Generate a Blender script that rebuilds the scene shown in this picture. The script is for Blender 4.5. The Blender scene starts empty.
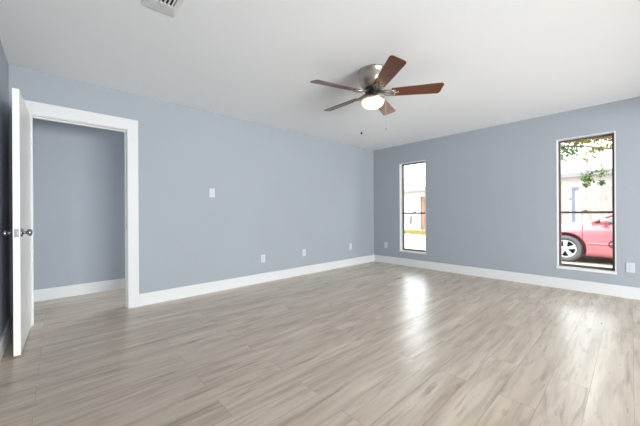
import bpy, bmesh, math, random
from mathutils import Vector, Matrix, noise
random.seed(7)
R = math.radians
PI = math.pi
scene = bpy.context.scene
COL = scene.collection

# ------------------------------------------------------------------ camera
FPX = 285.58
cam_d = bpy.data.cameras.new('camera')
cam_d.sensor_width = 36.0
cam_d.lens = FPX * 36.0 / 640.0
cam_d.shift_y = 0.0008
cam_d.clip_start = 0.02
cam_d.clip_end = 200
cam = bpy.data.objects.new('camera', cam_d)
COL.objects.link(cam)
yaw, roll = 0.82844, -0.00592
F = Vector((-math.sin(yaw), math.cos(yaw), 0))
Rt = Vector((math.cos(yaw), math.sin(yaw), 0))
U = Vector((0, 0, 1))
R2 = math.cos(roll) * Rt + math.sin(roll) * U
U2 = math.cos(roll) * U - math.sin(roll) * Rt
cam.matrix_world = Matrix(((R2.x, U2.x, -F.x, 3.8497), (R2.y, U2.y, -F.y, -5.1468), (R2.z, U2.z, -F.z, 1.0579), (0, 0, 0, 1)))
scene.camera = cam

# ------------------------------------------------------------------ world, sun, added fill lights, exposure
w = bpy.data.worlds.new('sky')
scene.world = w
w.use_nodes = True
bg = w.node_tree.nodes['Background']
bg.inputs[0].default_value = (0.90, 0.96, 1.0, 1)
bg.inputs[1].default_value = 5.0

sun_d = bpy.data.lights.new('sun', 'SUN')
sun_d.energy = 2.5
sun_d.angle = R(1.0)
sun_d.color = (1.0, 0.95, 0.86)
sun = bpy.data.objects.new('sun', sun_d)
COL.objects.link(sun)
sun.rotation_euler = Vector((0.50, 0.42, -0.75)).to_track_quat('-Z', 'Y').to_euler()

def area(name, loc, aim, sx, sy, power, color):
    d = bpy.data.lights.new(name, 'AREA')
    d.shape = 'RECTANGLE'
    d.size, d.size_y = sx, sy
    d.energy = power
    d.color = color
    o = bpy.data.objects.new(name, d)
    COL.objects.link(o)
    o.location = loc
    o.rotation_euler = Vector(aim).to_track_quat('-Z', 'Y').to_euler()
    return o
# fill light added beyond the invented patio door, brightening the whole room
area('added_fill_right', (8.22, -3.45, 0.80), (-1, 0, 0.35), 3.1, 1.3, 300, (1.0, 0.99, 0.975))
# fill light added at the passage's far end to lift its dark wall
area('added_fill_passage', (-0.61, -3.18, 1.0), (0, -1, -0.15), 0.8, 1.8, 5, (1.0, 0.985, 0.96))

scene.view_settings.view_transform = 'Standard'
scene.view_settings.look = 'None'
scene.view_settings.exposure = 0.60
scene.view_settings.gamma = 1.0
scene.view_settings.use_curve_mapping = False
scene.cycles.use_denoising = True
scene.cycles.max_bounces = 10
scene.cycles.diffuse_bounces = 6
scene.cycles.transparent_max_bounces = 16
scene.cycles.sample_clamp_indirect = 4.0
scene.cycles.caustics_reflective = False
scene.cycles.caustics_refractive = False

# ------------------------------------------------------------------ materials
def s2l(c):
    c /= 255.0
    return c / 12.92 if c <= 0.04045 else ((c + 0.055) / 1.055) ** 2.4
def rgb(r, g, b):
    return (s2l(r), s2l(g), s2l(b), 1)

def mat(name, col, rough=0.5, metal=0.0, var=0.0, scale=8.0, stretch=(1, 1, 1), bump=0.0, bscale=200.0, coat=0.0, spec=0.5):
    m = bpy.data.materials.new(name)
    m.use_nodes = True
    nt = m.node_tree
    b = nt.nodes['Principled BSDF']
    b.inputs['Base Color'].default_value = col
    b.inputs['Roughness'].default_value = rough
    b.inputs['Metallic'].default_value = metal
    b.inputs['Coat Weight'].default_value = coat
    b.inputs['Specular IOR Level'].default_value = spec
    tc = nt.nodes.new('ShaderNodeTexCoord')
    mp = nt.nodes.new('ShaderNodeMapping')
    mp.inputs['Scale'].default_value = stretch
    nt.links.new(tc.outputs['Object'], mp.inputs['Vector'])
    if var:
        n = nt.nodes.new('ShaderNodeTexNoise')
        n.inputs['Scale'].default_value = scale
        n.inputs['Detail'].default_value = 5
        nt.links.new(mp.outputs[0], n.inputs['Vector'])
        r = nt.nodes.new('ShaderNodeValToRGB')
        r.color_ramp.elements[0].position = 0.3
        r.color_ramp.elements[1].position = 0.7
        r.color_ramp.elements[0].color = tuple(c * (1 - var) for c in col[:3]) + (1,)
        r.color_ramp.elements[1].color = tuple(min(1, c * (1 + var)) for c in col[:3]) + (1,)
        nt.links.new(n.outputs['Fac'], r.inputs['Fac'])
        nt.links.new(r.outputs['Color'], b.inputs['Base Color'])
    if bump:
        n2 = nt.nodes.new('ShaderNodeTexNoise')
        n2.inputs['Scale'].default_value = bscale
        n2.inputs['Detail'].default_value = 2
        nt.links.new(tc.outputs['Object'], n2.inputs['Vector'])
        bp = nt.nodes.new('ShaderNodeBump')
        bp.inputs['Strength'].default_value = bump
        bp.inputs['Distance'].default_value = 0.002
        nt.links.new(n2.outputs['Fac'], bp.inputs['Height'])
        nt.links.new(bp.outputs[0], b.inputs['Normal'])
    return m

M = {}
M['wall'] = mat('blue_grey_wall_paint', rgb(160, 167, 175), 0.7, var=0.012, scale=1.5, bump=0.12, bscale=160, spec=0.25)
M['ceiling'] = mat('white_ceiling_paint', rgb(233, 236, 239), 0.9, var=0.01, scale=1.0, bump=0.2, bscale=120, spec=0.2)
M['trim'] = mat('white_trim_paint', rgb(217, 219, 220), 0.6, var=0.008, scale=4, spec=0.25)
M['door'] = mat('white_door_paint', rgb(238, 238, 236), 0.35, var=0.008, scale=3)
M['plastic'] = mat('white_plate_plastic', rgb(200, 205, 212), 0.6, var=0.01)
M['slot'] = mat('dark_slot', rgb(60, 60, 62), 0.6, var=0.05)
M['vent_dark'] = mat('dark_duct', rgb(30, 30, 30), 0.8, var=0.1)
M['nickel'] = mat('brushed_nickel', rgb(178, 170, 158), 0.28, metal=1.0, var=0.10, scale=6, stretch=(1, 1, 30))
M['chrome'] = mat('satin_chrome', rgb(150, 152, 155), 0.22, metal=1.0, var=0.05)
M['chain'] = mat('pale_bead_chain', rgb(214, 212, 206), 0.35, metal=0.3, var=0.04)
M['fly'] = mat('dark_flywheel', rgb(38, 32, 28), 0.45, var=0.15)
M['bronze'] = mat('dark_bronze_aluminium', rgb(98, 90, 84), 0.45, metal=0.3, var=0.08, scale=20)
M['blade'] = mat('walnut_blade_veneer', rgb(98, 54, 33), 0.32, var=0.30, scale=7, stretch=(1, 9, 1), coat=0.2)
M['concrete'] = mat('pale_concrete', rgb(152, 143, 130), 0.9, var=0.10, scale=1.4, bump=0.3, bscale=40)
M['fence'] = mat('weathered_fence_wood', rgb(158, 143, 136), 0.85, var=0.16, scale=3.5, stretch=(3.3, 3.3, 0.35))
M['siding'] = mat('white_siding', rgb(196, 190, 186), 0.8, var=0.03, scale=2)
M['shingle'] = mat('pale_shingle', rgb(176, 166, 162), 0.9, var=0.22, scale=9, stretch=(1, 3, 3))
M['fascia'] = mat('grey_fascia', rgb(112, 110, 112), 0.6, var=0.05)
M['door_wood'] = mat('brown_house_door', rgb(124, 92, 74), 0.5, var=0.2, scale=4, stretch=(6, 6, 0.6))
M['gate'] = mat('blue_grey_gate_paint', rgb(98, 104, 116), 0.6, var=0.1, scale=5)
M['gate_pale'] = mat('pale_blue_gate_panel', rgb(178, 182, 190), 0.6, var=0.05, scale=5)
M['utility'] = mat('grey_utility_paint', rgb(132, 124, 130), 0.5, var=0.1)
M['bark'] = mat('tree_bark', rgb(112, 84, 64), 0.9, var=0.3, scale=10, stretch=(1, 1, 0.4), bump=0.5, bscale=30)
M['soil'] = mat('soil', rgb(150, 128, 100), 0.95, var=0.2, scale=6)
M['tyre'] = mat('tyre_rubber', rgb(78, 76, 78), 0.75, var=0.12, scale=12)
M['alloy'] = mat('silver_alloy', rgb(205, 205, 205), 0.35, metal=0.5, var=0.04)
M['hub_dark'] = mat('dark_wheel_well', rgb(46, 44, 46), 0.8, var=0.1)
M['car'] = mat('faded_red_car_paint', rgb(168, 92, 98), 0.35, var=0.08, scale=5, coat=0.8)
M['car_glass'] = mat('tinted_car_glass', rgb(70, 84, 84), 0.08, var=0.02, coat=0.5)
M['seam'] = mat('dark_seam_rubber', rgb(60, 36, 40), 0.6, var=0.1)
M['lamp_lens'] = mat('headlamp_lens', rgb(220, 222, 225), 0.1, var=0.04, coat=0.6)
M['lamp_red'] = mat('tail_lamp_lens', rgb(150, 20, 24), 0.15, var=0.08, coat=0.6)

def leaf_material(name, c0, c1):
    m = bpy.data.materials.new(name)
    m.use_nodes = True
    nt = m.node_tree
    out = nt.nodes['Material Output']
    b = nt.nodes['Principled BSDF']
    b.inputs['Roughness'].default_value = 0.5
    tc = nt.nodes.new('ShaderNodeTexCoord')
    n = nt.nodes.new('ShaderNodeTexNoise')
    n.inputs['Scale'].default_value = 4.0
    n.inputs['Detail'].default_value = 6
    r = nt.nodes.new('ShaderNodeValToRGB')
    r.color_ramp.elements[0].position = 0.35
    r.color_ramp.elements[1].position = 0.65
    r.color_ramp.elements[0].color = c0
    r.color_ramp.elements[1].color = c1
    tr = nt.nodes.new('ShaderNodeBsdfTranslucent')
    mx = nt.nodes.new('ShaderNodeMixShader')
    mx.inputs[0].default_value = 0.45
    nt.links.new(tc.outputs['Object'], n.inputs['Vector'])
    nt.links.new(n.outputs['Fac'], r.inputs['Fac'])
    nt.links.new(r.outputs[0], b.inputs['Base Color'])
    nt.links.new(r.outputs[0], tr.inputs['Color'])
    nt.links.new(b.outputs[0], mx.inputs[1])
    nt.links.new(tr.outputs[0], mx.inputs[2])
    nt.links.new(mx.outputs[0], out.inputs['Surface'])
    return m
M['leaf'] = leaf_material('tree_leaves', rgb(84, 96, 48), rgb(176, 158, 82))
M['leaf_green'] = leaf_material('green_leaves', rgb(62, 84, 48), rgb(100, 120, 70))
M['grass'] = leaf_material('lawn_grass', rgb(124, 124, 60), rgb(164, 154, 88))

def glass_material():
    m = bpy.data.materials.new('window_glass')
    m.use_nodes = True
    nt = m.node_tree
    nt.nodes.remove(nt.nodes['Principled BSDF'])
    out = nt.nodes['Material Output']
    t = nt.nodes.new('ShaderNodeBsdfTransparent')
    t.inputs[0].default_value = (0.985, 0.995, 1.0, 1)
    g = nt.nodes.new('ShaderNodeBsdfGlossy')
    g.inputs['Roughness'].default_value = 0.02
    f = nt.nodes.new('ShaderNodeFresnel')
    f.inputs['IOR'].default_value = 1.25
    mx = nt.nodes.new('ShaderNodeMixShader')
    nt.links.new(f.outputs[0], mx.inputs[0])
    nt.links.new(t.outputs[0], mx.inputs[1])
    nt.links.new(g.outputs[0], mx.inputs[2])
    nt.links.new(mx.outputs[0], out.inputs['Surface'])
    return m
M['glass'] = glass_material()

def globe_material():
    m = bpy.data.materials.new('frosted_globe_glass')
    m.use_nodes = True
    nt = m.node_tree
    nt.nodes.remove(nt.nodes['Principled BSDF'])
    out = nt.nodes['Material Output']
    t = nt.nodes.new('ShaderNodeBsdfTranslucent')
    t.inputs[0].default_value = (1.0, 0.93, 0.80, 1)
    d = nt.nodes.new('ShaderNodeBsdfDiffuse')
    d.inputs[0].default_value = (0.95, 0.92, 0.86, 1)
    mx = nt.nodes.new('ShaderNodeMixShader')
    mx.inputs[0].default_value = 0.35
    nt.links.new(t.outputs[0], mx.inputs[1])
    nt.links.new(d.outputs[0], mx.inputs[2])
    nt.links.new(mx.outputs[0], out.inputs['Surface'])
    return m
M['globe'] = globe_material()

def floor_material():
    m = bpy.data.materials.new('greige_vinyl_plank')
    m.use_nodes = True
    nt = m.node_tree
    N, L = nt.nodes, nt.links
    b = N['Principled BSDF']
    tc = N.new('ShaderNodeTexCoord')
    rot = N.new('ShaderNodeMapping')
    rot.inputs['Rotation'].default_value = (0, 0, R(90))
    rot.inputs['Location'].default_value = (0.4, 0.06, 0)
    L.new(tc.outputs['Object'], rot.inputs['Vector'])
    br = N.new('ShaderNodeTexBrick')
    br.offset = 0.37
    br.offset_frequency = 2
    br.inputs['Color1'].default_value = (0, 0, 0, 1)
    br.inputs['Color2'].default_value = (1, 1, 1, 1)
    br.inputs['Mortar'].default_value = (0.5, 0.5, 0.5, 1)
    br.inputs['Scale'].default_value = 1.0
    br.inputs['Mortar Size'].default_value = 0.0011
    br.inputs['Mortar Smooth'].default_value = 0.2
    br.inputs['Bias'].default_value = 0.0
    br.inputs['Brick Width'].default_value = 1.22
    br.inputs['Row Height'].default_value = 0.178
    L.new(rot.outputs[0], br.inputs['Vector'])
    def grain(sx, sy, detail, dist, wmul):
        mp = N.new('ShaderNodeMapping')
        mp.inputs['Scale'].default_value = (sx, sy, 1)
        L.new(rot.outputs[0], mp.inputs['Vector'])
        n = N.new('ShaderNodeTexNoise')
        n.noise_dimensions = '4D'
        n.inputs['Scale'].default_value = 1.0
        n.inputs['Detail'].default_value = detail
        n.inputs['Distortion'].default_value = dist
        ml = N.new('ShaderNodeMath')
        ml.operation = 'MULTIPLY'
        ml.inputs[1].default_value = wmul
        L.new(br.outputs['Color'], ml.inputs[0])
        L.new(ml.outputs[0], n.inputs['W'])
        L.new(mp.outputs[0], n.inputs['Vector'])
        return n.outputs['Fac']
    def mixc(fac, a, c):
        x = N.new('ShaderNodeMix')
        x.data_type = 'RGBA'
        for s, v in ((x.inputs[0], fac), (x.inputs[6], a), (x.inputs[7], c)):
            if hasattr(v, 'is_linked'):
                L.new(v, s)
            else:
                s.default_value = v
        return x.outputs[2]
    def ramp(fac, p0, p1, v0=0.0, v1=1.0):
        r = N.new('ShaderNodeMapRange')
        r.inputs[1].default_value = p0
        r.inputs[2].default_value = p1
        r.inputs[3].default_value = v0
        r.inputs[4].default_value = v1
        L.new(fac, r.inputs[0])
        return r.outputs[0]
    g1 = grain(0.9, 9, 7, 1.0, 37.0)
    g2 = grain(2.0, 26, 6, 0.9, 53.0)
    g3 = grain(1.8, 12, 5, 1.6, 71.0)
    pale, mid, dark = rgb(216, 203, 187), rgb(182, 166, 149), rgb(118, 100, 84)
    c = mixc(ramp(g1, 0.34, 0.66), mid, pale)
    c = mixc(ramp(br.outputs['Color'], 0, 1, 0.0, 0.35), c, rgb(194, 181, 164))
    c = mixc(ramp(g2, 0.49, 0.70, 0.0, 0.36), c, dark)
    c = mixc(ramp(g3, 0.56, 0.72, 0.0, 0.50), c, dark)
    c = mixc(ramp(br.outputs['Fac'], 0, 1, 0.0, 0.6), c, rgb(96, 84, 72))
    L.new(c, b.inputs['Base Color'])
    L.new(ramp(g2, 0.3, 0.7, 0.27, 0.34), b.inputs['Roughness'])
    b.inputs['Specular IOR Level'].default_value = 0.5
    bp = N.new('ShaderNodeBump')
    bp.inputs['Strength'].default_value = 0.012
    bp.inputs['Distance'].default_value = 0.002
    L.new(g2, bp.inputs['Height'])
    L.new(bp.outputs[0], b.inputs['Normal'])
    return m
M['floor'] = floor_material()

# ------------------------------------------------------------------ mesh helpers
class MB:
    def __init__(self):
        self.bm = bmesh.new()
    def box(self, x0, x1, y0, y1, z0, z1, mtx=None):
        vs = [self.bm.verts.new(Vector((x, y, z)) if mtx is None else mtx @ Vector((x, y, z)))
              for x in (x0, x1) for y in (y0, y1) for z in (z0, z1)]
        for f in ((0, 1, 3, 2), (4, 6, 7, 5), (0, 4, 5, 1), (2, 3, 7, 6), (0, 2, 6, 4), (1, 5, 7, 3)):
            self.bm.faces.new([vs[i] for i in f])
        return self
    def lathe(self, prof, seg=32, mtx=None, smooth=True):
        """prof: list of (r, z); closed at r=0 ends"""
        rings = []
        for r, z in prof:
            if r < 1e-6:
                v = Vector((0, 0, z))
                rings.append([self.bm.verts.new(mtx @ v if mtx else v)])
            else:
                rg = []
                for k in range(seg):
                    a = 2 * PI * k / seg
                    v = Vector((r * math.cos(a), r * math.sin(a), z))
                    rg.append(self.bm.verts.new(mtx @ v if mtx else v))
                rings.append(rg)
        for a, b in zip(rings, rings[1:]):
            for k in range(seg):
                k2 = (k + 1) % seg
                if len(a) == 1 and len(b) == 1:
                    continue
                if len(a) == 1:
                    f = [a[0], b[k2], b[k]]
                elif len(b) == 1:
                    f = [a[k], a[k2], b[0]]
                else:
                    f = [a[k], a[k2], b[k2], b[k]]
                fc = self.bm.faces.new(f)
                fc.smooth = smooth
        return self
    def tube(self, pts, rad, seg=8, cap=True):
        pts = [Vector(p) for p in pts]
        rads = rad if isinstance(rad, (list, tuple)) else [rad] * len(pts)
        prev, rings = None, []
        for i, p in enumerate(pts):
            t = (pts[min(i + 1, len(pts) - 1)] - pts[max(i - 1, 0)]).normalized()
            up = Vector((0, 0, 1)) if abs(t.z) < 0.95 else Vector((1, 0, 0))
            if prev is not None:
                up = prev
            s = t.cross(up).normalized()
            u = s.cross(t).normalized()
            prev = u
            rings.append([self.bm.verts.new(p + rads[i] * (math.cos(2 * PI * k / seg) * s + math.sin(2 * PI * k / seg) * u)) for k in range(seg)])
        for a, b in zip(rings, rings[1:]):
            for k in range(seg):
                f = self.bm.faces.new([a[k], a[(k + 1) % seg], b[(k + 1) % seg], b[k]])
                f.smooth = True
        if cap:
            self.bm.faces.new(rings[0][::-1])
            self.bm.faces.new(rings[-1])
        return self
    def prism(self, outline, z0, z1, mtx=None):
        lo = [self.bm.verts.new(mtx @ Vector((x, y, z0)) if mtx else Vector((x, y, z0))) for x, y in outline]
        hi = [self.bm.verts.new(mtx @ Vector((x, y, z1)) if mtx else Vector((x, y, z1))) for x, y in outline]
        n = len(outline)
        self.bm.faces.new(lo[::-1])
        self.bm.faces.new(hi)
        for k in range(n):
            self.bm.faces.new([lo[k], lo[(k + 1) % n], hi[(k + 1) % n], hi[k]])
        return self
    def loft(self, rings, closed=True, smooth=True, caps=True):
        rs = [[self.bm.verts.new(Vector(p)) for p in rg] for rg in rings]
        n = len(rs[0])
        for a, b in zip(rs, rs[1:]):
            for k in range(n if closed else n - 1):
                f = self.bm.faces.new([a[k], a[(k + 1) % n], b[(k + 1) % n], b[k]])
                f.smooth = smooth
        if caps and closed:
            self.bm.faces.new(rs[0][::-1])
            self.bm.faces.new(rs[-1])
        return self
    def build(self, name, m, parent=None, bevel=0.0, seg=2):
        bm = self.bm
        if bevel:
            es = [e for e in bm.edges if len(e.link_faces) == 2 and e.calc_face_angle(0) > R(50)]
            bmesh.ops.bevel(bm, geom=es, offset=bevel, segments=seg, affect='EDGES', profile=0.6)
        bmesh.ops.recalc_face_normals(bm, faces=bm.faces)
        me = bpy.data.meshes.new(name)
        bm.to_mesh(me)
        bm.free()
        me.materials.append(m)
        o = bpy.data.objects.new(name, me)
        COL.objects.link(o)
        if parent is not None:
            o.parent = parent
        return o

def tag(o, label, cat, group=None, kind=None):
    o['label'] = label
    o['category'] = cat
    if group:
        o['group'] = group
    if kind:
        o['kind'] = kind
    return o
def empty(name, loc=(0, 0, 0), rz=0.0):
    o = bpy.data.objects.new(name, None)
    COL.objects.link(o)
    o.location = loc
    o.rotation_euler = (0, 0, rz)
    return o
def copy_tree(o, parent=None):
    c = o.copy()
    COL.objects.link(c)
    c.parent = parent
    for ch in [x for x in COL.objects if x.parent == o]:
        copy_tree(ch, c)
    return c
def box(name, m, x0, x1, y0, y1, z0, z1, parent=None, bevel=0.0):
    return MB().box(x0, x1, y0, y1, z0, z1).build(name, m, parent, bevel)
def lay(mb, us, zs, hole, put):
    """wall cells between the u and z breaks, leaving out the holes"""
    for u0, u1 in zip(us, us[1:]):
        for z0, z1 in zip(zs, zs[1:]):
            if not any(h[0] <= (u0 + u1) / 2 <= h[1] and h[2] <= (z0 + z1) / 2 <= h[3] for h in hole):
                put(mb, u0, u1, z0, z1)
def weld(mb):
    bmesh.ops.remove_doubles(mb.bm, verts=mb.bm.verts, dist=1e-5)
    seen = {}
    for f in list(mb.bm.faces):
        k = tuple(round(v, 4) for v in f.calc_center_median())
        seen.setdefault(k, []).append(f)
    bmesh.ops.delete(mb.bm, geom=[f for fs in seen.values() if len(fs) > 1 for f in fs], context='FACES')
    return mb

# ------------------------------------------------------------------ room shell
H = 2.44
YF = -5.475          # front wall face
XR = 8.00            # unseen right wall face, set far out to even the fill light
OY0, OY1, OZ = -5.335, -4.572, 2.012   # doorway
W1 = (0.645, 1.213, 0.283, 2.067)
W2 = (3.142, 3.721, 0.285, 2.071)
GZ = -0.12           # ground outside

S = 'structure'
tag(box('floor', M['floor'], -1.25, XR + 0.15, YF - 0.15, 0.15, -0.06, 0), 'greige wood-look plank floor running from the room into the side passage', 'floor', kind=S)
tag(box('ceiling', M['ceiling'], -1.25, XR + 2.2, YF - 0.75, 0.55, H, H + 0.18), 'flat pale grey-white ceiling above the whole room', 'ceiling', kind=S)  # slab runs past the right wall as an added eave against sky light

mb = MB()
lay(mb, [YF - 0.15, OY0 - 0.015, OY1 + 0.015, 0.15], [0, OZ + 0.015, H], [(OY0 - 0.015, OY1 + 0.015, 0, OZ + 0.015)],
    lambda m_, u0, u1, z0, z1: m_.box(-0.115, 0, u0, u1, z0, z1))
tag(weld(mb).build('wall_left', M['wall']), 'long blue-grey wall with the white-cased doorway', 'wall', kind=S)
mb = MB()
lay(mb, [0, W1[0], W1[1], W2[0], W2[1], XR + 0.15], [0, W1[2], W2[2], W1[3], W2[3], H], [W1, W2],
    lambda m_, u0, u1, z0, z1: m_.box(u0, u1, 0, 0.15, z0, z1))
tag(weld(mb).build('wall_back', M['wall']), 'blue-grey end wall with two tall narrow windows', 'wall', kind=S)
tag(box('wall_front', M['wall'], 0, XR + 0.15, YF - 0.15, YF, 0, H), 'blue-grey wall behind the open white door at left edge', 'wall', kind=S)
tag(box('wall_added_header', M['wall'], 5.0, 5.12, YF, 0, 1.98, H), 'unseen header added to keep the fill light off the right ceiling', 'wall', kind=S)  # header added only to shade the right ceiling from the fill light
PW = (-5.05, -1.85, 0.05, 2.16)  # opening made for the added patio door
mb = MB()
lay(mb, [YF, PW[0], PW[1], 0.0], [0, PW[2], PW[3], H], [PW], lambda m_, u0, u1, z0, z1: m_.box(XR, XR + 0.15, u0, u1, z0, z1))
tag(weld(mb).build('wall_right', M['wall']), 'unseen blue-grey right wall, set far out, with the added glass door', 'wall', kind=S)
XH = -1.098
tag(box('wall_hall', M['wall'], XH - 0.12, XH, YF - 0.15, -3.2, 0, H), 'shaded blue-grey wall seen through the open doorway', 'wall', kind=S)
tag(box('wall_hall_front', M['wall'], XH, -0.115, YF - 0.12, YF, 0, H), 'blue-grey end wall of the passage beyond the doorway, behind the open door', 'wall', kind=S)
tag(box('wall_hall_back', M['wall'], XH, -0.115, -3.2, -3.08, 2.05, H), 'unseen blue-grey header over the passage end, left open for added fill light', 'wall', kind=S)  # far end opened up so the added fill light can enter

def skirting(name, x0, x1, y0, y1, label):
    tag(box(name, M['trim'], x0, x1, y0, y1, 0, 0.142, bevel=0.004), label, 'baseboard', kind=S)
skirting('baseboard_left', 0, 0.016, -4.462, 0, 'white baseboard along the long wall with the doorway')
skirting('baseboard_back', 0.016, XR, -0.016, 0, 'white baseboard under the two tall windows')
skirting('baseboard_front', 0.016, XR, YF, YF + 0.016, 'white baseboard behind the open door at left edge')
skirting('baseboard_hall', XH, XH + 0.016, YF, -3.32, 'white baseboard seen through the open doorway')

# door casing + jamb
tr = tag(empty('trim_1', (0, (OY0 + OY1) / 2, 0)), 'white casing and jamb around the open doorway', 'door casing', kind=S)
yc = (OY0 + OY1) / 2
a0, a1 = OY0 - yc, OY1 - yc
CW = 0.108
mb = MB()
mb.box(0, 0.02, a1 + 0.006, a1 + CW, 0, OZ + 0.006)
mb.build('casing_side', M['trim'], tr, 0.003)
MB().box(0, 0.02, a0 - CW, a0 - 0.006, 0, OZ + 0.006).build('casing_side', M['trim'], tr, 0.003)
MB().box(0, 0.021, a0 - CW, a1 + CW, OZ + 0.006, OZ + 0.125).build('casing_head', M['trim'], tr, 0.003)
MB().box(-0.12, 0.004, a1, a1 + 0.0145, 0, OZ).build('jamb', M['trim'], tr, 0.001)
MB().box(-0.12, 0.004, a0 - 0.0145, a0, 0, OZ).build('jamb', M['trim'], tr, 0.001)
MB().box(-0.12, 0.004, a0 - 0.0145, a1 + 0.0145, OZ, OZ + 0.0145).build('jamb_head', M['trim'], tr, 0.001)
MB().box(-0.075, -0.042, a1 - 0.011, a1, 0, OZ - 0.011).box(-0.075, -0.042, a0, a0 + 0.011, 0, OZ - 0.011).box(-0.075, -0.042, a0, a1, OZ - 0.011, OZ).build('door_stop_strip', M['trim'], tr)
sp = MB().box(-0.036, -0.008, a1 - 0.0015, a1, 0.90, 0.96).build('strike_plate', M['chrome'], tr, 0.0005)
sp['label'] = 'small satin chrome strike plate'

# windows: lined reveal, bronze frame, two panes, meeting rail and lock
def make_window(name, O, label):
    x0, x1, z0, z1 = O
    wd, ht = x1 - x0, z1 - z0
    r = tag(empty(name, ((x0 + x1) / 2, 0, z0)), label, 'window', kind=S)
    h = wd / 2
    t = 0.012
    MB().box(-h, -h + t, -0.002, 0.15, 0, ht).build('reveal_side', M['trim'], r)
    MB().box(h - t, h, -0.002, 0.15, 0, ht).build('reveal_side', M['trim'], r)
    MB().box(-h + t, h - t, -0.002, 0.15, ht - t, ht).build('reveal_head', M['trim'], r)
    MB().box(-h - 0.004, h + 0.004, -0.014, 0.088, -0.012, 0.018).build('window_sill', M['trim'], r, 0.003)
    i, b = h - t, 0.024
    y0, y1 = 0.088, 0.132
    zb, zt = 0.018, ht - t
    mid = 1.052 - z0
    mb = MB()
    mb.box(-i, -i + b, y0, y1, zb, zt).box(i - b, i, y0, y1, zb, zt)
    mb.box(-i + b, i - b, y0, y1, zb, zb + 0.03).box(-i + b, i - b, y0, y1, zt - b, zt)
    mb.build('window_frame', M['bronze'], r, 0.0015)
    MB().box(-i + b, i - b, y0 - 0.004, y1 - 0.010, mid - 0.015, mid + 0.015).build('meeting_rail', M['bronze'], r, 0.0015)
    MB().box(-i + b, i - b, 0.116, 0.119, mid, zt - b).build('pane', M['glass'], r)
    MB().box(-i + b, i - b, 0.103, 0.106, zb + 0.03, mid).build('pane', M['glass'], r)
    MB().box(-0.022, 0.022, y0 - 0.002, y0 + 0.02, mid + 0.015, mid + 0.024).box(-0.006, 0.020, y0 - 0.006, y0 + 0.008, mid + 0.024, mid + 0.036).build('sash_lock', M['bronze'], r, 0.001)
    MB().box(-0.05, 0.05, y0 - 0.010, y0, zb + 0.012, zb + 0.022).build('lift_rail', M['bronze'], r, 0.001)
    return r
make_window('window_1', W1, 'tall narrow window nearest the room corner, bright white outdoors behind')
make_window('window_2', W2, 'tall narrow window at right with the red car outside it')

# patio door added in the unseen right wall to go with the fill light
pd = tag(empty('window_added', (XR, -3.45, PW[2])), 'unseen wide glass patio door added to carry the fill light', 'patio door', kind=S)
hw, ht = 1.6, PW[3] - PW[2]
MB().box(0.03, 0.11, -hw, -hw + 0.05, 0, ht).box(0.03, 0.11, hw - 0.05, hw, 0, ht).box(0.03, 0.11, -hw, hw, 0, 0.05).box(0.03, 0.11, -hw, hw, ht - 0.05, ht).box(0.05, 0.10, -0.03, 0.03, 0.05, ht - 0.05).build('frame', M['bronze'], pd)
MB().box(0.07, 0.075, -hw + 0.05, -0.03, 0.05, ht - 0.05).build('pane', M['glass'], pd)
MB().box(0.07, 0.075, 0.03, hw - 0.05, 0.05, ht - 0.05).build('pane', M['glass'], pd)
# ------------------------------------------------------------------ open door
dr = tag(empty('door_1', (0.006, OY0 - 0.002, 0), R(-1.5)), 'flat white door standing open against the wall at left edge', 'door', kind=S)
MB().box(0.0, 0.748, -0.0375, 0, 0.012, 2.003).build('door_leaf', M['door'], dr, 0.0015)
def knob(side):
    s = 1 if side > 0 else -1
    y = 0.0 if s > 0 else -0.0375
    mt = Matrix.Translation((0.688, y, 0.925)) @ Matrix.Rotation(-s * PI / 2, 4, 'X')
    k = MB()
    k.lathe([(0, 0), (0.031, 0), (0.032, 0.003), (0.028, 0.008), (0.014, 0.011), (0.0105, 0.016), (0.0105, 0.026), (0.015, 0.031), (0.024, 0.036), (0.0272, 0.044), (0.0265, 0.052), (0.021, 0.058), (0.010, 0.061), (0, 0.0615)], 28, mt)
    o = k.build('door_knob', M['chrome'], dr)
    o['label'] = 'satin chrome round knob on ' + ('the room side of the door' if s > 0 else 'the wall side of the door')
knob(1)
knob(-1)
lp = MB().box(0.748, 0.7495, -0.031, -0.0065, 0.895, 0.955).build('latch_plate', M['chrome'], dr, 0.0004)
MB().box(0.7495, 0.757, -0.025, -0.013, 0.917, 0.933).build('latch_bolt', M['chrome'], lp, 0.002)
MB().lathe([(0, 0), (0.009, 0), (0.009, 0.004), (0.006, 0.008), (0, 0.009)], 16, Matrix.Translation((0.725, 0, 0.115)) @ Matrix.Rotation(-PI / 2, 4, 'X')).build('bumper', M['plastic'], dr)
for z in (0.24, 1.02, 1.80):
    MB().lathe([(0, 0), (0.005, 0), (0.005, 0.09), (0, 0.09)], 12, Matrix.Translation((-0.004, -0.002, z))).build('hinge', M['trim'], dr)

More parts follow.
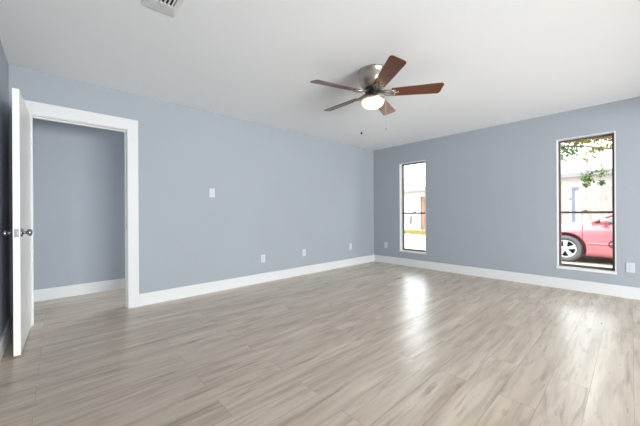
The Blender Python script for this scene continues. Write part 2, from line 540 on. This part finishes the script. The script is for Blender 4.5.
# ------------------------------------------------------------------ electrical plates (local: plate lies in x-z, faces -y)
def plate_base(name, loc, rz, label, cat, group=None):
    r = tag(empty(name, loc, rz), label, cat, group)
    MB().box(-0.037, 0.037, -0.007, 0, -0.060, 0.060).build('plate', M['plastic'], r, 0.003)
    return r
def outlet(loc, rz, label, group=None):
    r = plate_base('wall_outlet', loc, rz, label, 'outlet', group)
    for z in (-0.021, 0.021):
        f = MB().box(-0.017, 0.017, -0.0095, -0.006, z - 0.014, z + 0.014).build('receptacle', M['plastic'], r, 0.002)
        MB().box(-0.008, -0.0062, -0.0098, -0.009, z - 0.001, z + 0.008).box(0.0062, 0.008, -0.0098, -0.009, z, z + 0.007).box(-0.002, 0.002, -0.0098, -0.009, z - 0.009, z - 0.005).build('slots', M['slot'], f)
    MB().lathe([(0, 0), (0.003, 0), (0.003, 0.0015), (0, 0.002)], 10, Matrix.Translation((0, -0.007, 0)) @ Matrix.Rotation(PI / 2, 4, 'X')).build('screw', M['plastic'], r)
    return r
LW = R(90)     # on the left wall, facing +x
sw = plate_base('light_switch', (0, -3.604, 1.346), LW, 'white toggle light switch plate at mid height on the long wall', 'light switch')
MB().box(-0.006, 0.006, -0.016, -0.006, -0.003, 0.013).build('toggle', M['plastic'], sw, 0.002)
for z in (-0.033, 0.033):
    MB().lathe([(0, 0), (0.003, 0), (0.003, 0.0015), (0, 0.002)], 10, Matrix.Translation((0, -0.007, z)) @ Matrix.Rotation(PI / 2, 4, 'X')).build('screw', M['plastic'], sw)
outlet((0, -2.816, 0.368), LW, 'white outlet plate low on the long wall, nearest the doorway')
cp = plate_base('cable_plate', (0, -1.998, 0.382), LW, 'white cable plate low on the long wall between two outlets', 'cable plate')
MB().lathe([(0, 0), (0.006, 0), (0.006, 0.004), (0.0045, 0.004), (0.0045, 0.012), (0, 0.012)], 12, Matrix.Translation((0, -0.007, 0)) @ Matrix.Rotation(PI / 2, 4, 'X')).build('connector', M['chrome'], cp)
outlet((0, -0.788, 0.387), LW, 'white outlet plate low on the long wall, closest to the far corner')
outlet((0.314, 0, 0.376), 0, 'white outlet plate between the far corner and the first window')
outlet((3.841, 0, 0.377), 0, 'white outlet plate at the right edge beside the car window')

# ------------------------------------------------------------------ ceiling vent
vx0, vx1, vy0, vy1 = 1.682, 2.182, -4.745, -4.54
v = tag(empty('ceiling_vent', ((vx0 + vx1) / 2, (vy0 + vy1) / 2, H)), 'white louvred air vent on the ceiling at the top edge', 'vent')
hx, hy, b, e = (vx1 - vx0) / 2, (vy1 - vy0) / 2, 0.036, 3.3
mb = MB()
prof = [(0.0, 0.0), (0.003, -0.006), (b - 0.006, -0.012), (b, -0.012), (b, 0.0)]
rings = []
for sx, sy in ((-1, -1), (1, -1), (1, 1), (-1, 1)):
    rings.append([(sx * (hx - d * e), sy * (hy - d), z) for d, z in prof])
rings.append(rings[0])
mb.loft(rings, closed=True, smooth=False, caps=False)
mb.build('frame', M['trim'], v)
MB().box(-hx + b * e, hx - b * e, -hy + b, hy - b, -0.0015, 0).build('duct_opening', M['vent_dark'], v)
n = 6
for k in range(n):
    y = -hy + b + (k + 0.5) * (2 * (hy - b)) / n
    mt = Matrix.Translation((0, y, -0.009)) @ Matrix.Rotation(R(38), 4, 'X')
    MB().box(-hx + b * e, hx - b * e, -0.0085, 0.0085, -0.0007, 0.0007, mt).build('louver', M['trim'], v)

# ------------------------------------------------------------------ ceiling fan
fx, fy = 2.150, -2.880
fan = tag(empty('ceiling_fan', (fx, fy, H)), 'brushed nickel ceiling fan with five walnut blades and lit globe', 'ceiling fan')
MB().lathe([(0, 0), (0.138, 0), (0.140, -0.004), (0.140, -0.014), (0.134, -0.020), (0.133, -0.060), (0.128, -0.100), (0.112, -0.138), (0.092, -0.160), (0.080, -0.168), (0, -0.168)], 48).build('motor_housing', M['nickel'], fan)
MB().lathe([(0, -0.168), (0.068, -0.168), (0.074, -0.174), (0.074, -0.200), (0.066, -0.206), (0, -0.206)], 40).build('flywheel', M['fly'], fan)
MB().lathe([(0, -0.206), (0.040, -0.206), (0.044, -0.212), (0.044, -0.250), (0.060, -0.264), (0.100, -0.269), (0.113, -0.273), (0.116, -0.279), (0.114, -0.288), (0.108, -0.291), (0.104, -0.284), (0.050, -0.276), (0, -0.276)], 48).build('light_fitter', M['nickel'], fan)
gl = MB().lathe([(0.106, -0.285), (0.108, -0.296), (0.105, -0.311), (0.096, -0.327), (0.080, -0.341), (0.057, -0.351), (0.030, -0.357), (0, -0.359)], 48).build('globe', M['globe'], fan)
gl['label'] = 'glowing frosted glass globe'
bulb = bpy.data.lights.new('fan_bulb', 'POINT')
bulb.energy = 0.9
bulb.color = (1.0, 0.80, 0.55)
bulb.shadow_soft_size = 0.025
bo = bpy.data.objects.new('fan_bulb', bulb)
COL.objects.link(bo)
bo.location = (fx, fy, H - 0.312)
ang0 = 36.8
ZB = -0.218
blade_out = []
L0, L1 = 0.175, 0.645
hw0, hw1 = 0.056, 0.073
def arc(cx, cy, r, a0, a1, n_=5):
    return [(cx + r * math.cos(R(a0 + (a1 - a0) * k / n_)), cy + r * math.sin(R(a0 + (a1 - a0) * k / n_))) for k in range(n_ + 1)]
blade_out += arc(L0 + 0.012, -hw0 + 0.012, 0.012, 180, 270)
blade_out += arc(L1 - 0.030, -hw1 + 0.030, 0.030, 270, 350)
blade_out += arc(L1 - 0.045, hw1 - 0.030, 0.030, 10, 90)
blade_out += arc(L0 + 0.012, hw0 - 0.012, 0.012, 90, 180)
for k in range(5):
    a = R(ang0 + 72 * k)
    base = Matrix.Rotation(a, 4, 'Z') @ Matrix.Translation((0, 0, ZB)) @ Matrix.Rotation(R(-14), 4, 'X')
    bl = MB().prism(blade_out, 0.0, 0.006).build('blade', M['blade'], fan, 0.0015)
    bl.matrix_local = base
    # scrolled iron under the blade: two bowed arms, ring and three screw pads
    ir = MB()
    for s in (-1, 1):
        ir.tube([(0.060, s * 0.012, 0.020), (0.095, s * 0.020, 0.012), (0.125, s * 0.034, 0.0), (0.155, s * 0.040, -0.005), (0.190, s * 0.034, -0.006), (0.212, s * 0.022, -0.006)], [0.008, 0.0075, 0.007, 0.006, 0.006, 0.005], 8)
    ir.tube([(0.060, 0, 0.020), (0.10, 0, 0.010), (0.14, 0, -0.003), (0.20, 0, -0.006), (0.235, 0, -0.006)], [0.010, 0.008, 0.006, 0.006, 0.004], 8)
    ring = [(0.182 + 0.024 * math.cos(2 * PI * q / 16), 0.024 * math.sin(2 * PI * q / 16), -0.006) for q in range(17)]
    ir.tube(ring, 0.0055, 8, cap=False)
    for px_, py_ in ((0.205, 0.026), (0.205, -0.026), (0.235, 0.0)):
        ir.lathe([(0, -0.009), (0.009, -0.009), (0.011, -0.004), (0.011, 0.0), (0, 0.0)], 12, Matrix.Translation((px_, py_, 0)))
    irn = ir.build('blade_iron', M['nickel'], fan)
    irn.matrix_local = base
def chain(px_, py_, ztop, zbot, fob):
    c = MB()
    z = ztop
    while z > zbot:
        c.lathe([(0, 0.0022), (0.0017, 0.0013), (0.0022, 0), (0.0017, -0.0013), (0, -0.0022)], 6, Matrix.Translation((px_, py_, z)))
        z -= 0.0052
    o = c.build('pull_chain', M['chain'], fan)
    MB().lathe([(0, 0.014), (0.003, 0.012), (0.004, 0.006), (0.009, 0.0), (0.0105, -0.006), (0.008, -0.012), (0, -0.015)] if fob else [(0, 0.008), (0.0035, 0.006), (0.005, -0.004), (0.004, -0.010), (0, -0.011)], 14, Matrix.Translation((px_, py_, zbot))).build('chain_fob', M['fly'] if fob else M['nickel'], o)
# camera-right direction across the fan is (0.676, 0.737)
chain(-0.074, -0.084, -0.284, -0.600, True)
chain(0.088, 0.090, -0.284, -0.560, False)

# ------------------------------------------------------------------ outdoors
tag(box('ground', M['concrete'], -30, 30, 0.15, 40, GZ - 0.1, GZ), 'sunlit pale concrete driveway outside the windows', 'ground', kind=S)

# neighbour's house, turned about 14 degrees
hs = tag(empty('neighbor_house', (2.3, 10.3, GZ), R(-14)), 'white single-storey house with pale roof across the driveway', 'house')
DX0, DX1, DZ = -8.02, -7.28, 2.30
mb = MB()
lay(mb, [-16, DX0, DX1, 7], [0, DZ, 2.75], [(DX0, DX1, 0, DZ)], lambda m_, u0, u1, z0, z1: m_.box(u0, u1, 0, 0.2, z0, z1))
weld(mb)
mb.box(-16, 7, 6.8, 7.0, 0, 2.75).box(-16, -15.8, 0.2, 6.8, 0, 2.75).box(6.8, 7, 0.2, 6.8, 0, 2.75)
mb.build('wall', M['siding'], hs)
rf = MB()
for y0, z0, y1, z1 in ((-0.55, 2.62, 3.5, 4.05), (7.55, 2.62, 3.5, 4.05)):
    rf.loft([[(-16.5, y0, z0), (-16.5, y1, z1), (-16.5, y1, z1 + 0.1), (-16.5, y0, z0 + 0.1)], [(7.5, y0, z0), (7.5, y1, z1), (7.5, y1, z1 + 0.1), (7.5, y0, z0 + 0.1)]], smooth=False)
rf.build('roof', M['shingle'], hs)
MB().box(-16.5, 7.5, -0.62, -0.55, 2.55, 2.73).build('gutter', M['fascia'], hs)
MB().box(-16.4, 7.4, -0.55, 0.0, 2.58, 2.62).build('soffit', M['siding'], hs)
hd = MB().box(DX0 + 0.06, DX1 - 0.06, 0.06, 0.11, 0.06, DZ - 0.06).box(DX0 + 0.06, DX1 - 0.06, 0.11, 0.13, 0.06, DZ - 0.06).build('front_door', M['door_wood'], hs)
for zz in ((0.25, 1.0), (1.15, 2.05)):
    for xx in (DX0 + 0.14, DX0 + 0.41):
        MB().box(xx, xx + 0.19, 0.045, 0.062, zz[0], zz[1]).build('panel', M['door_wood'], hd, 0.006)
MB().lathe([(0, 0), (0.025, 0), (0.03, 0.03), (0.02, 0.06), (0, 0.065)], 14, Matrix.Translation((DX1 - 0.13, 0.06, 1.05)) @ Matrix.Rotation(PI / 2, 4, 'X')).build('handle', M['chrome'], hd)
MB().box(DX0, DX0 + 0.06, -0.02, 0.2, 0, DZ).box(DX1 - 0.06, DX1, -0.02, 0.2, 0, DZ).box(DX0, DX1, -0.02, 0.2, DZ - 0.06, DZ).build('door_frame', M['siding'], hs)
MB().box(DX0 - 0.25, DX1 + 0.25, -0.75, 0, 0, 0.10).build('doorstep', M['soil'], hs)
ub = tag(empty('utility_box', (-6.38, 12.44, 0.62), R(-14)), 'small grey utility box on the white house wall left of its door', 'utility box')
MB().box(-0.24, 0.24, -0.14, 0.0, -0.24, 0.24).build('case', M['utility'], ub, 0.01)
MB().box(-0.20, 0.20, -0.155, -0.138, -0.20, 0.02).build('cover', M['utility'], ub, 0.006)
MB().tube([(0.18, -0.03, -0.22), (0.18, -0.03, -0.72)], 0.014, 10).build('conduit', M['utility'], ub)

# lawn strip in front of the house: a low bed with standing blades
gm = MB()
mt = Matrix.Translation((2.3, 10.3, GZ)) @ Matrix.Rotation(R(-14), 4, 'Z')
gm.box(-14, -2.2, -2.6, -0.8, 0, 0.03, mt)
for k in range(9000):
    x, y = random.uniform(-13.9, -2.3), random.uniform(-2.55, -0.85)
    a, hgt, wv = random.uniform(0, PI), random.uniform(0.05, 0.13), 0.012
    dx, dy = wv * math.cos(a), wv * math.sin(a)
    p = [Vector((x - dx, y - dy, 0.02)), Vector((x + dx, y + dy, 0.02)), Vector((x + random.uniform(-.03, .03), y + random.uniform(-.03, .03), 0.02 + hgt))]
    gm.bm.faces.new([gm.bm.verts.new(mt @ q) for q in p])
tag(gm.build('lawn_grass', M['grass']), 'yellow-green grass strip in front of the white house', 'grass', kind='stuff')

# board fence in two runs either side of a narrow gate
def fence(x0, x1, label):
    r = tag(empty('board_fence', (x0, 7.0, GZ)), label, 'fence', 'fence runs behind the car')
    m_ = MB()
    x = 0.0
    while x < x1 - x0 - 0.05:
        wv = min(0.14, x1 - x0 - x)
        hh = 1.93 + random.uniform(-0.02, 0.02)
        dy = random.uniform(-0.004, 0.004)
        c_ = 0.02
        m_.prism([(x + 0.003, 0.03), (x + wv - 0.003, 0.03), (x + wv - 0.003, hh - c_), (x + wv - 0.003 - c_, hh), (x + 0.003 + c_, hh), (x + 0.003, hh - c_)], 0, 0.018,
                 Matrix.Translation((0, dy, 0)) @ Matrix.Rotation(PI / 2, 4, 'X'))
        x += 0.1415
    m_.build('boards', M['fence'], r)
    MB().box(0, x1 - x0, 0.005, 0.045, 0.35, 0.44).build('rail', M['fence'], r)
    MB().box(0, x1 - x0, 0.005, 0.045, 1.55, 1.64).build('rail', M['fence'], r)
    x = 0.05
    while x < x1 - x0:
        MB().box(x - 0.045, x + 0.045, 0.045, 0.135, 0, 1.85).build('post', M['fence'], r)
        x += 2.2
    del r['group']
    return r
fence(-0.6, 2.55, 'weathered tan board fence run left of the narrow blue-grey gate')
fence(2.78, 9.4, 'weathered tan board fence run right of the narrow blue-grey gate')
gt = tag(empty('narrow_gate', (2.665, 7.0, GZ)), 'narrow blue-grey gate between the two board fence runs', 'gate')
MB().box(-0.11, -0.035, -0.03, 0.05, 0, 1.97).build('stile', M['gate'], gt, 0.004)
MB().box(0.075, 0.11, -0.03, 0.05, 0, 1.97).build('stile', M['gate_pale'], gt, 0.004)
MB().box(-0.035, 0.075, -0.02, 0.04, 1.86, 1.97).build('top_rail', M['gate'], gt, 0.004)
MB().box(-0.035, 0.075, 0.0, 0.02, 0.05, 1.86).build('panel', M['gate_pale'], gt)

# ------------------------------------------------------------------ car
car = tag(empty('car', (1.885, 4.58, GZ)), 'faded red two-door car parked outside the right window', 'car')
ST = [  # x, half width, bottom, shoulder, top
    (0.00, 0.60, 0.30, 0.50, 0.58), (0.06, 0.70, 0.24, 0.56, 0.66), (0.22, 0.80, 0.19, 0.61, 0.74), (0.50, 0.855, 0.17, 0.65, 0.82),
    (0.90, 0.875, 0.16, 0.68, 0.90), (1.30, 0.880, 0.15, 0.71, 0.955), (1.75, 0.885, 0.15, 0.74, 0.965), (2.50, 0.885, 0.15, 0.76, 0.96),
    (3.20, 0.885, 0.16, 0.78, 0.965), (3.75, 0.880, 0.17, 0.78, 0.97), (4.15, 0.850, 0.20, 0.77, 0.96), (4.45, 0.78, 0.26, 0.73, 0.90), (4.55, 0.68, 0.32, 0.66, 0.80)]
def sect(s):
    x, hw_, zb, zs, zt = s
    half = [(0, zb), (hw_ * 0.70, zb), (hw_ * 0.93, zb + 0.015), (hw_ * 0.985, zb + 0.08), (hw_ * 0.995, zb + 0.5 * (zs - zb)), (hw_, zs - 0.07), (hw_ * 0.99, zs),
            (hw_ * 0.955, zs + 0.45 * (zt - zs)), (hw_ * 0.88, zs + 0.78 * (zt - zs)), (hw_ * 0.72, zs + 0.95 * (zt - zs)), (hw_ * 0.40, zt + 0.008), (0, zt + 0.015)]
    return [(x, -y, z) for y, z in half] + [(x, y, z) for y, z in half[-2:0:-1]]
WX = (0.90, 3.52)
body = MB().loft([sect(s) for s in ST])
body = body.build('body', M['car'], None)
ss = body.modifiers.new('s', 'SUBSURF')
ss.levels = ss.render_levels = 2
cut = MB()
for x in WX:
    for sy in (-1, 1):
        cut.lathe([(0, -0.16), (0.375, -0.16), (0.375, 0.16), (0, 0.16)], 40, Matrix.Translation((x, sy * 0.86, 0.325)) @ Matrix.Rotation(PI / 2, 4, 'X'), smooth=False)
cut = cut.build('arch_cut', M['hub_dark'], None)
bo_ = body.modifiers.new('b', 'BOOLEAN')
bo_.operation = 'DIFFERENCE'
bo_.object = cut
bo_.solver = 'EXACT'
dg = bpy.context.evaluated_depsgraph_get()
me = bpy.data.meshes.new_from_object(body.evaluated_get(dg))
body.modifiers.clear()
body.data = me
body.parent = car
bpy.data.objects.remove(cut)
for p in body.data.polygons:
    p.use_smooth = True
def body_at(x, frac):
    """a point on the near flank at station x; frac indexes the half section"""
    for s0, s1 in zip(ST, ST[1:]):
        if s0[0] <= x <= s1[0]:
            t = (x - s0[0]) / (s1[0] - s0[0])
            s = [a_ + (b_ - a_) * t for a_, b_ in zip(s0, s1)]
            return sect(s)
def seam(x, sy, top=8, slant=0.0):
    pts = body_at(x, 0)[2:top + 1]
    return [(x + slant * (p[2] - 0.4), sy * (-p[1]) * 1.000, p[2]) for p in pts]
for sy in (-1, 1):
    sm = [(p[0], p[1] * 1.0, p[2]) for p in seam(1.20, sy)]
    MB().tube(sm, 0.006, 6).build('door_seam', M['seam'], car)
    MB().tube(seam(2.52, sy), 0.006, 6).build('door_seam', M['seam'], car)
    MB().tube([(x, sy * (-body_at(x, 0)[4][1] + 0.004), 0.46) for x in (1.28, 1.6, 2.0, 2.6, 3.05)], 0.016, 8).build('side_moulding', M['car'], car)
    rg = [(1.69 + 0.055 * math.cos(2 * PI * q / 20), sy * 0.890, 0.47 + 0.07 * math.sin(2 * PI * q / 20)) for q in range(21)]
    MB().tube(rg, 0.013, 8, cap=False).build('side_ring', M['seam'], car)
    MB().box(2.22, 2.40, sy * 0.878 - 0.015, sy * 0.878 + 0.015, 0.70, 0.735).build('door_handle', M['seam'], car, 0.006)
# greenhouse
A = [(1.36, 0.74, 0.965), (2.18, 0.56, 1.315), (2.95, 0.55, 1.315), (3.75, 0.70, 0.975)]
zc = 1.33
def pane3(name, pts, m, th=0.012):
    a, b_, c, d = [Vector(p) for p in pts]
    n_ = (b_ - a).cross(d - a).normalized() * th
    MB().loft([[a, b_, c, d], [a + n_, b_ + n_, c + n_, d + n_]], smooth=False).build(name, m, car)
pane3('windshield', [(1.38, -0.72, 0.955), (1.38, 0.72, 0.955), (2.18, 0.55, 1.32), (2.18, -0.55, 1.32)], M['car_glass'])
pane3('rear_window', [(3.72, 0.68, 0.965), (3.72, -0.68, 0.965), (2.98, -0.54, 1.32), (2.98, 0.54, 1.32)], M['car_glass'])
for sy in (-1, 1):
    pane3('side_window', [(1.48, sy * 0.79, 0.94), (3.55, sy * 0.79, 0.95), (2.92, sy * 0.60, 1.315), (2.20, sy * 0.60, 1.315)], M['car_glass'])
    MB().tube([(1.34, sy * 0.785, 0.93), (1.75, sy * 0.70, 1.15), (2.16, sy * 0.595, 1.325)], [0.034, 0.030, 0.032], 10).build('windshield_pillar', M['car'], car)
    MB().tube([(3.72, sy * 0.76, 0.94), (3.40, sy * 0.70, 1.12), (2.96, sy * 0.59, 1.325)], [0.07, 0.055, 0.04], 10).build('rear_pillar', M['car'], car)
    mr = MB().loft([[(1.50 + dx, sy * (0.90 + 0.10 * math.cos(q * PI / 6) * sc), 0.975 + 0.062 * math.sin(q * PI / 6) * sc) for q in range(12)] for dx, sc in ((0, 0.45), (0.03, 0.8), (0.09, 1.0), (0.13, 0.98))]).build('mirror', M['car'], car)
    MB().box(1.56, 1.61, min(sy * 0.78, sy * 0.86), max(sy * 0.78, sy * 0.86), 0.92, 0.965).build('mirror_arm', M['seam'], mr, 0.008)
rf = MB().loft([[(x, y, z - 0.02 * (abs(y) > 0.4) - 0.03 * (abs(y) > 0.58)) for y in (-0.62, -0.5, -0.25, 0, 0.25, 0.5, 0.62)] + [(x, y, z - 0.07) for y in (0.6, 0, -0.6)] for x, z in ((2.12, 1.31), (2.25, 1.345), (2.6, 1.365), (2.9, 1.345), (3.02, 1.31))])
rf.build('roof', M['car'], car, 0.0)
for sy in (-1, 1):
    MB().box(0.05, 0.16, min(sy * 0.36, sy * 0.66), max(sy * 0.36, sy * 0.66), 0.50, 0.60).build('headlamp', M['lamp_lens'], car, 0.02)
    MB().box(4.47, 4.555, min(sy * 0.30, sy * 0.70), max(sy * 0.30, sy * 0.70), 0.62, 0.76).build('tail_lamp', M['lamp_red'], car, 0.02)
    for x in WX:
        wl = MB().lathe([(0.205, -0.095), (0.27, -0.10), (0.300, -0.085), (0.312, -0.05), (0.312, 0.05), (0.300, 0.085), (0.27, 0.10), (0.205, 0.095), (0.198, 0.0), (0.205, -0.095)], 48)
        wl = wl.build('wheel', M['tyre'], car)
        wl.matrix_local = Matrix.Translation((x, sy * 0.775, 0.312)) @ Matrix.Rotation(-sy * PI / 2, 4, 'X')
        rm = MB()
        rm.lathe([(0.206, 0.085), (0.196, 0.093), (0.184, 0.085), (0.182, -0.08), (0.206, -0.085), (0.206, 0.085)], 40)
        rm.lathe([(0, 0.078), (0.05, 0.078), (0.062, 0.070), (0.062, 0.04), (0, 0.04)], 24)
        for q in range(5):
            mtx = Matrix.Rotation(2 * PI * q / 5 + 0.3, 4, 'Z')
            rm.prism([(0.045, -0.026), (0.190, -0.046), (0.190, 0.046), (0.045, 0.026)], 0.050, 0.074, mtx)
        rm.build('rim', M['alloy'], wl)
        MB().lathe([(0, -0.02), (0.182, -0.02), (0.182, 0.0), (0, 0.0)], 32).build('brake_disc', M['hub_dark'], wl)
MB().box(-0.02, 0.05, -0.26, 0.26, 0.36, 0.46).build('license_plate', M['plastic'], car, 0.005)

# ------------------------------------------------------------------ tree hanging over the driveway
tree = tag(empty('driveway_tree', (5.2, 5.85, GZ)), 'leafy tree reaching a branch across the top of the right window', 'tree')
def loc(p):
    return Vector(p) - Vector((5.2, 5.85, GZ))
MB().tube([loc(p) for p in ((5.2, 5.85, GZ), (5.18, 5.85, 0.6), (5.1, 5.8, 1.5), (5.05, 5.8, 2.4), (5.15, 5.85, 3.4), (5.1, 5.9, 4.4))], [0.20, 0.16, 0.14, 0.125, 0.09, 0.04], 12).build('trunk', M['bark'], tree)
brs = [[(5.06, 5.8, 2.35), (4.5, 5.65, 2.62), (3.9, 5.55, 2.70), (3.45, 5.5, 2.72), (3.0, 5.5, 2.86), (2.5, 5.5, 2.95)],
       [(3.04, 5.5, 2.85), (3.05, 5.49, 2.6), (3.05, 5.48, 2.3), (3.04, 5.48, 1.9)],
       [(3.36, 5.5, 2.74), (3.33, 5.49, 2.5), (3.30, 5.48, 2.2), (3.31, 5.48, 1.85)],
       [(5.12, 5.85, 3.2), (4.4, 5.7, 3.6), (3.6, 5.6, 3.55), (2.8, 5.55, 3.35)],
       [(5.12, 5.85, 3.4), (5.7, 6.0, 3.9), (6.3, 6.1, 4.2)]]
for b_ in brs:
    MB().tube([loc(p) for p in b_], [(0.055 if abs(b_[0][0] - b_[1][0]) > 0.1 else 0.010) * (1 - 0.7 * k / (len(b_) - 1)) for k in range(len(b_))], 8).build('branch', M['bark'], tree)
def leaves(mb_, c, rad, n_, size):
    for _ in range(int(n_ * 1.3)):
        d = Vector((random.gauss(0, 1), random.gauss(0, 1), random.gauss(0, 1))) * 0.5
        p = Vector(c) + Vector((d.x * rad[0], d.y * rad[1], d.z * rad[2]))
        q = Matrix.Rotation(random.uniform(0, 2 * PI), 3, 'Z') @ Matrix.Rotation(random.uniform(-1.2, 1.2), 3, 'X') @ Matrix.Rotation(random.uniform(-1, 1), 3, 'Y')
        s = size * random.uniform(0.7, 1.3)
        o_ = [Vector((0, -s, 0)), Vector((s * .42, -s * .2, s * .1)), Vector((s * .3, s * .5, s * .1)), Vector((0, s, -s * .1)), Vector((-s * .3, s * .5, s * .1)), Vector((-s * .42, -s * .2, s * .1))]
        vs = [mb_.bm.verts.new(loc(p + q @ v_)) for v_ in o_]
        mb_.bm.faces.new([vs[0], vs[1], vs[2], vs[3]])
        mb_.bm.faces.new([vs[0], vs[3], vs[4], vs[5]])
lf = MB()  # upper clusters thickened to dim the sky reflected in the floor
for c, rad, n_ in (((3.35, 5.5, 3.08), (0.40, 0.3, 0.16), 300), ((2.90, 5.5, 3.06), (0.40, 0.3, 0.16), 260), ((3.1, 5.6, 3.45), (0.7, 0.4, 0.3), 500), ((3.5, 5.8, 3.9), (0.9, 0.5, 0.4), 500), ((2.6, 5.7, 3.8), (0.7, 0.5, 0.4), 300), ((3.25, 5.5, 2.72), (0.25, 0.2, 0.10), 60), ((3.05, 5.5, 2.50), (0.16, 0.15, 0.10), 24),
                   ((3.9, 5.6, 3.1), (0.6, 0.5, 0.4), 260), ((4.7, 5.8, 3.6), (0.9, 0.8, 0.6), 500), ((5.8, 6.0, 4.2), (0.9, 0.8, 0.6), 500), ((3.4, 5.6, 3.6), (0.7, 0.5, 0.35), 220)):
    leaves(lf, c, rad, n_, 0.055)
lf.build('foliage', M['leaf'], tree)
lg = MB()
for c, rad, n_ in (((2.52, 5.5, 2.86), (0.20, 0.2, 0.16), 100), ((2.75, 5.5, 2.78), (0.20, 0.2, 0.18), 100), ((2.45, 5.5, 2.62), (0.12, 0.15, 0.10), 40), ((3.04, 5.48, 1.98), (0.11, 0.11, 0.16), 90),
                   ((3.27, 5.48, 2.10), (0.16, 0.12, 0.12), 45), ((3.32, 5.48, 1.82), (0.07, 0.08, 0.07), 22), ((3.02, 5.48, 1.80), (0.05, 0.06, 0.07), 18)):
    leaves(lg, c, rad, n_, 0.05)
lg.build('foliage', M['leaf_green'], tree)
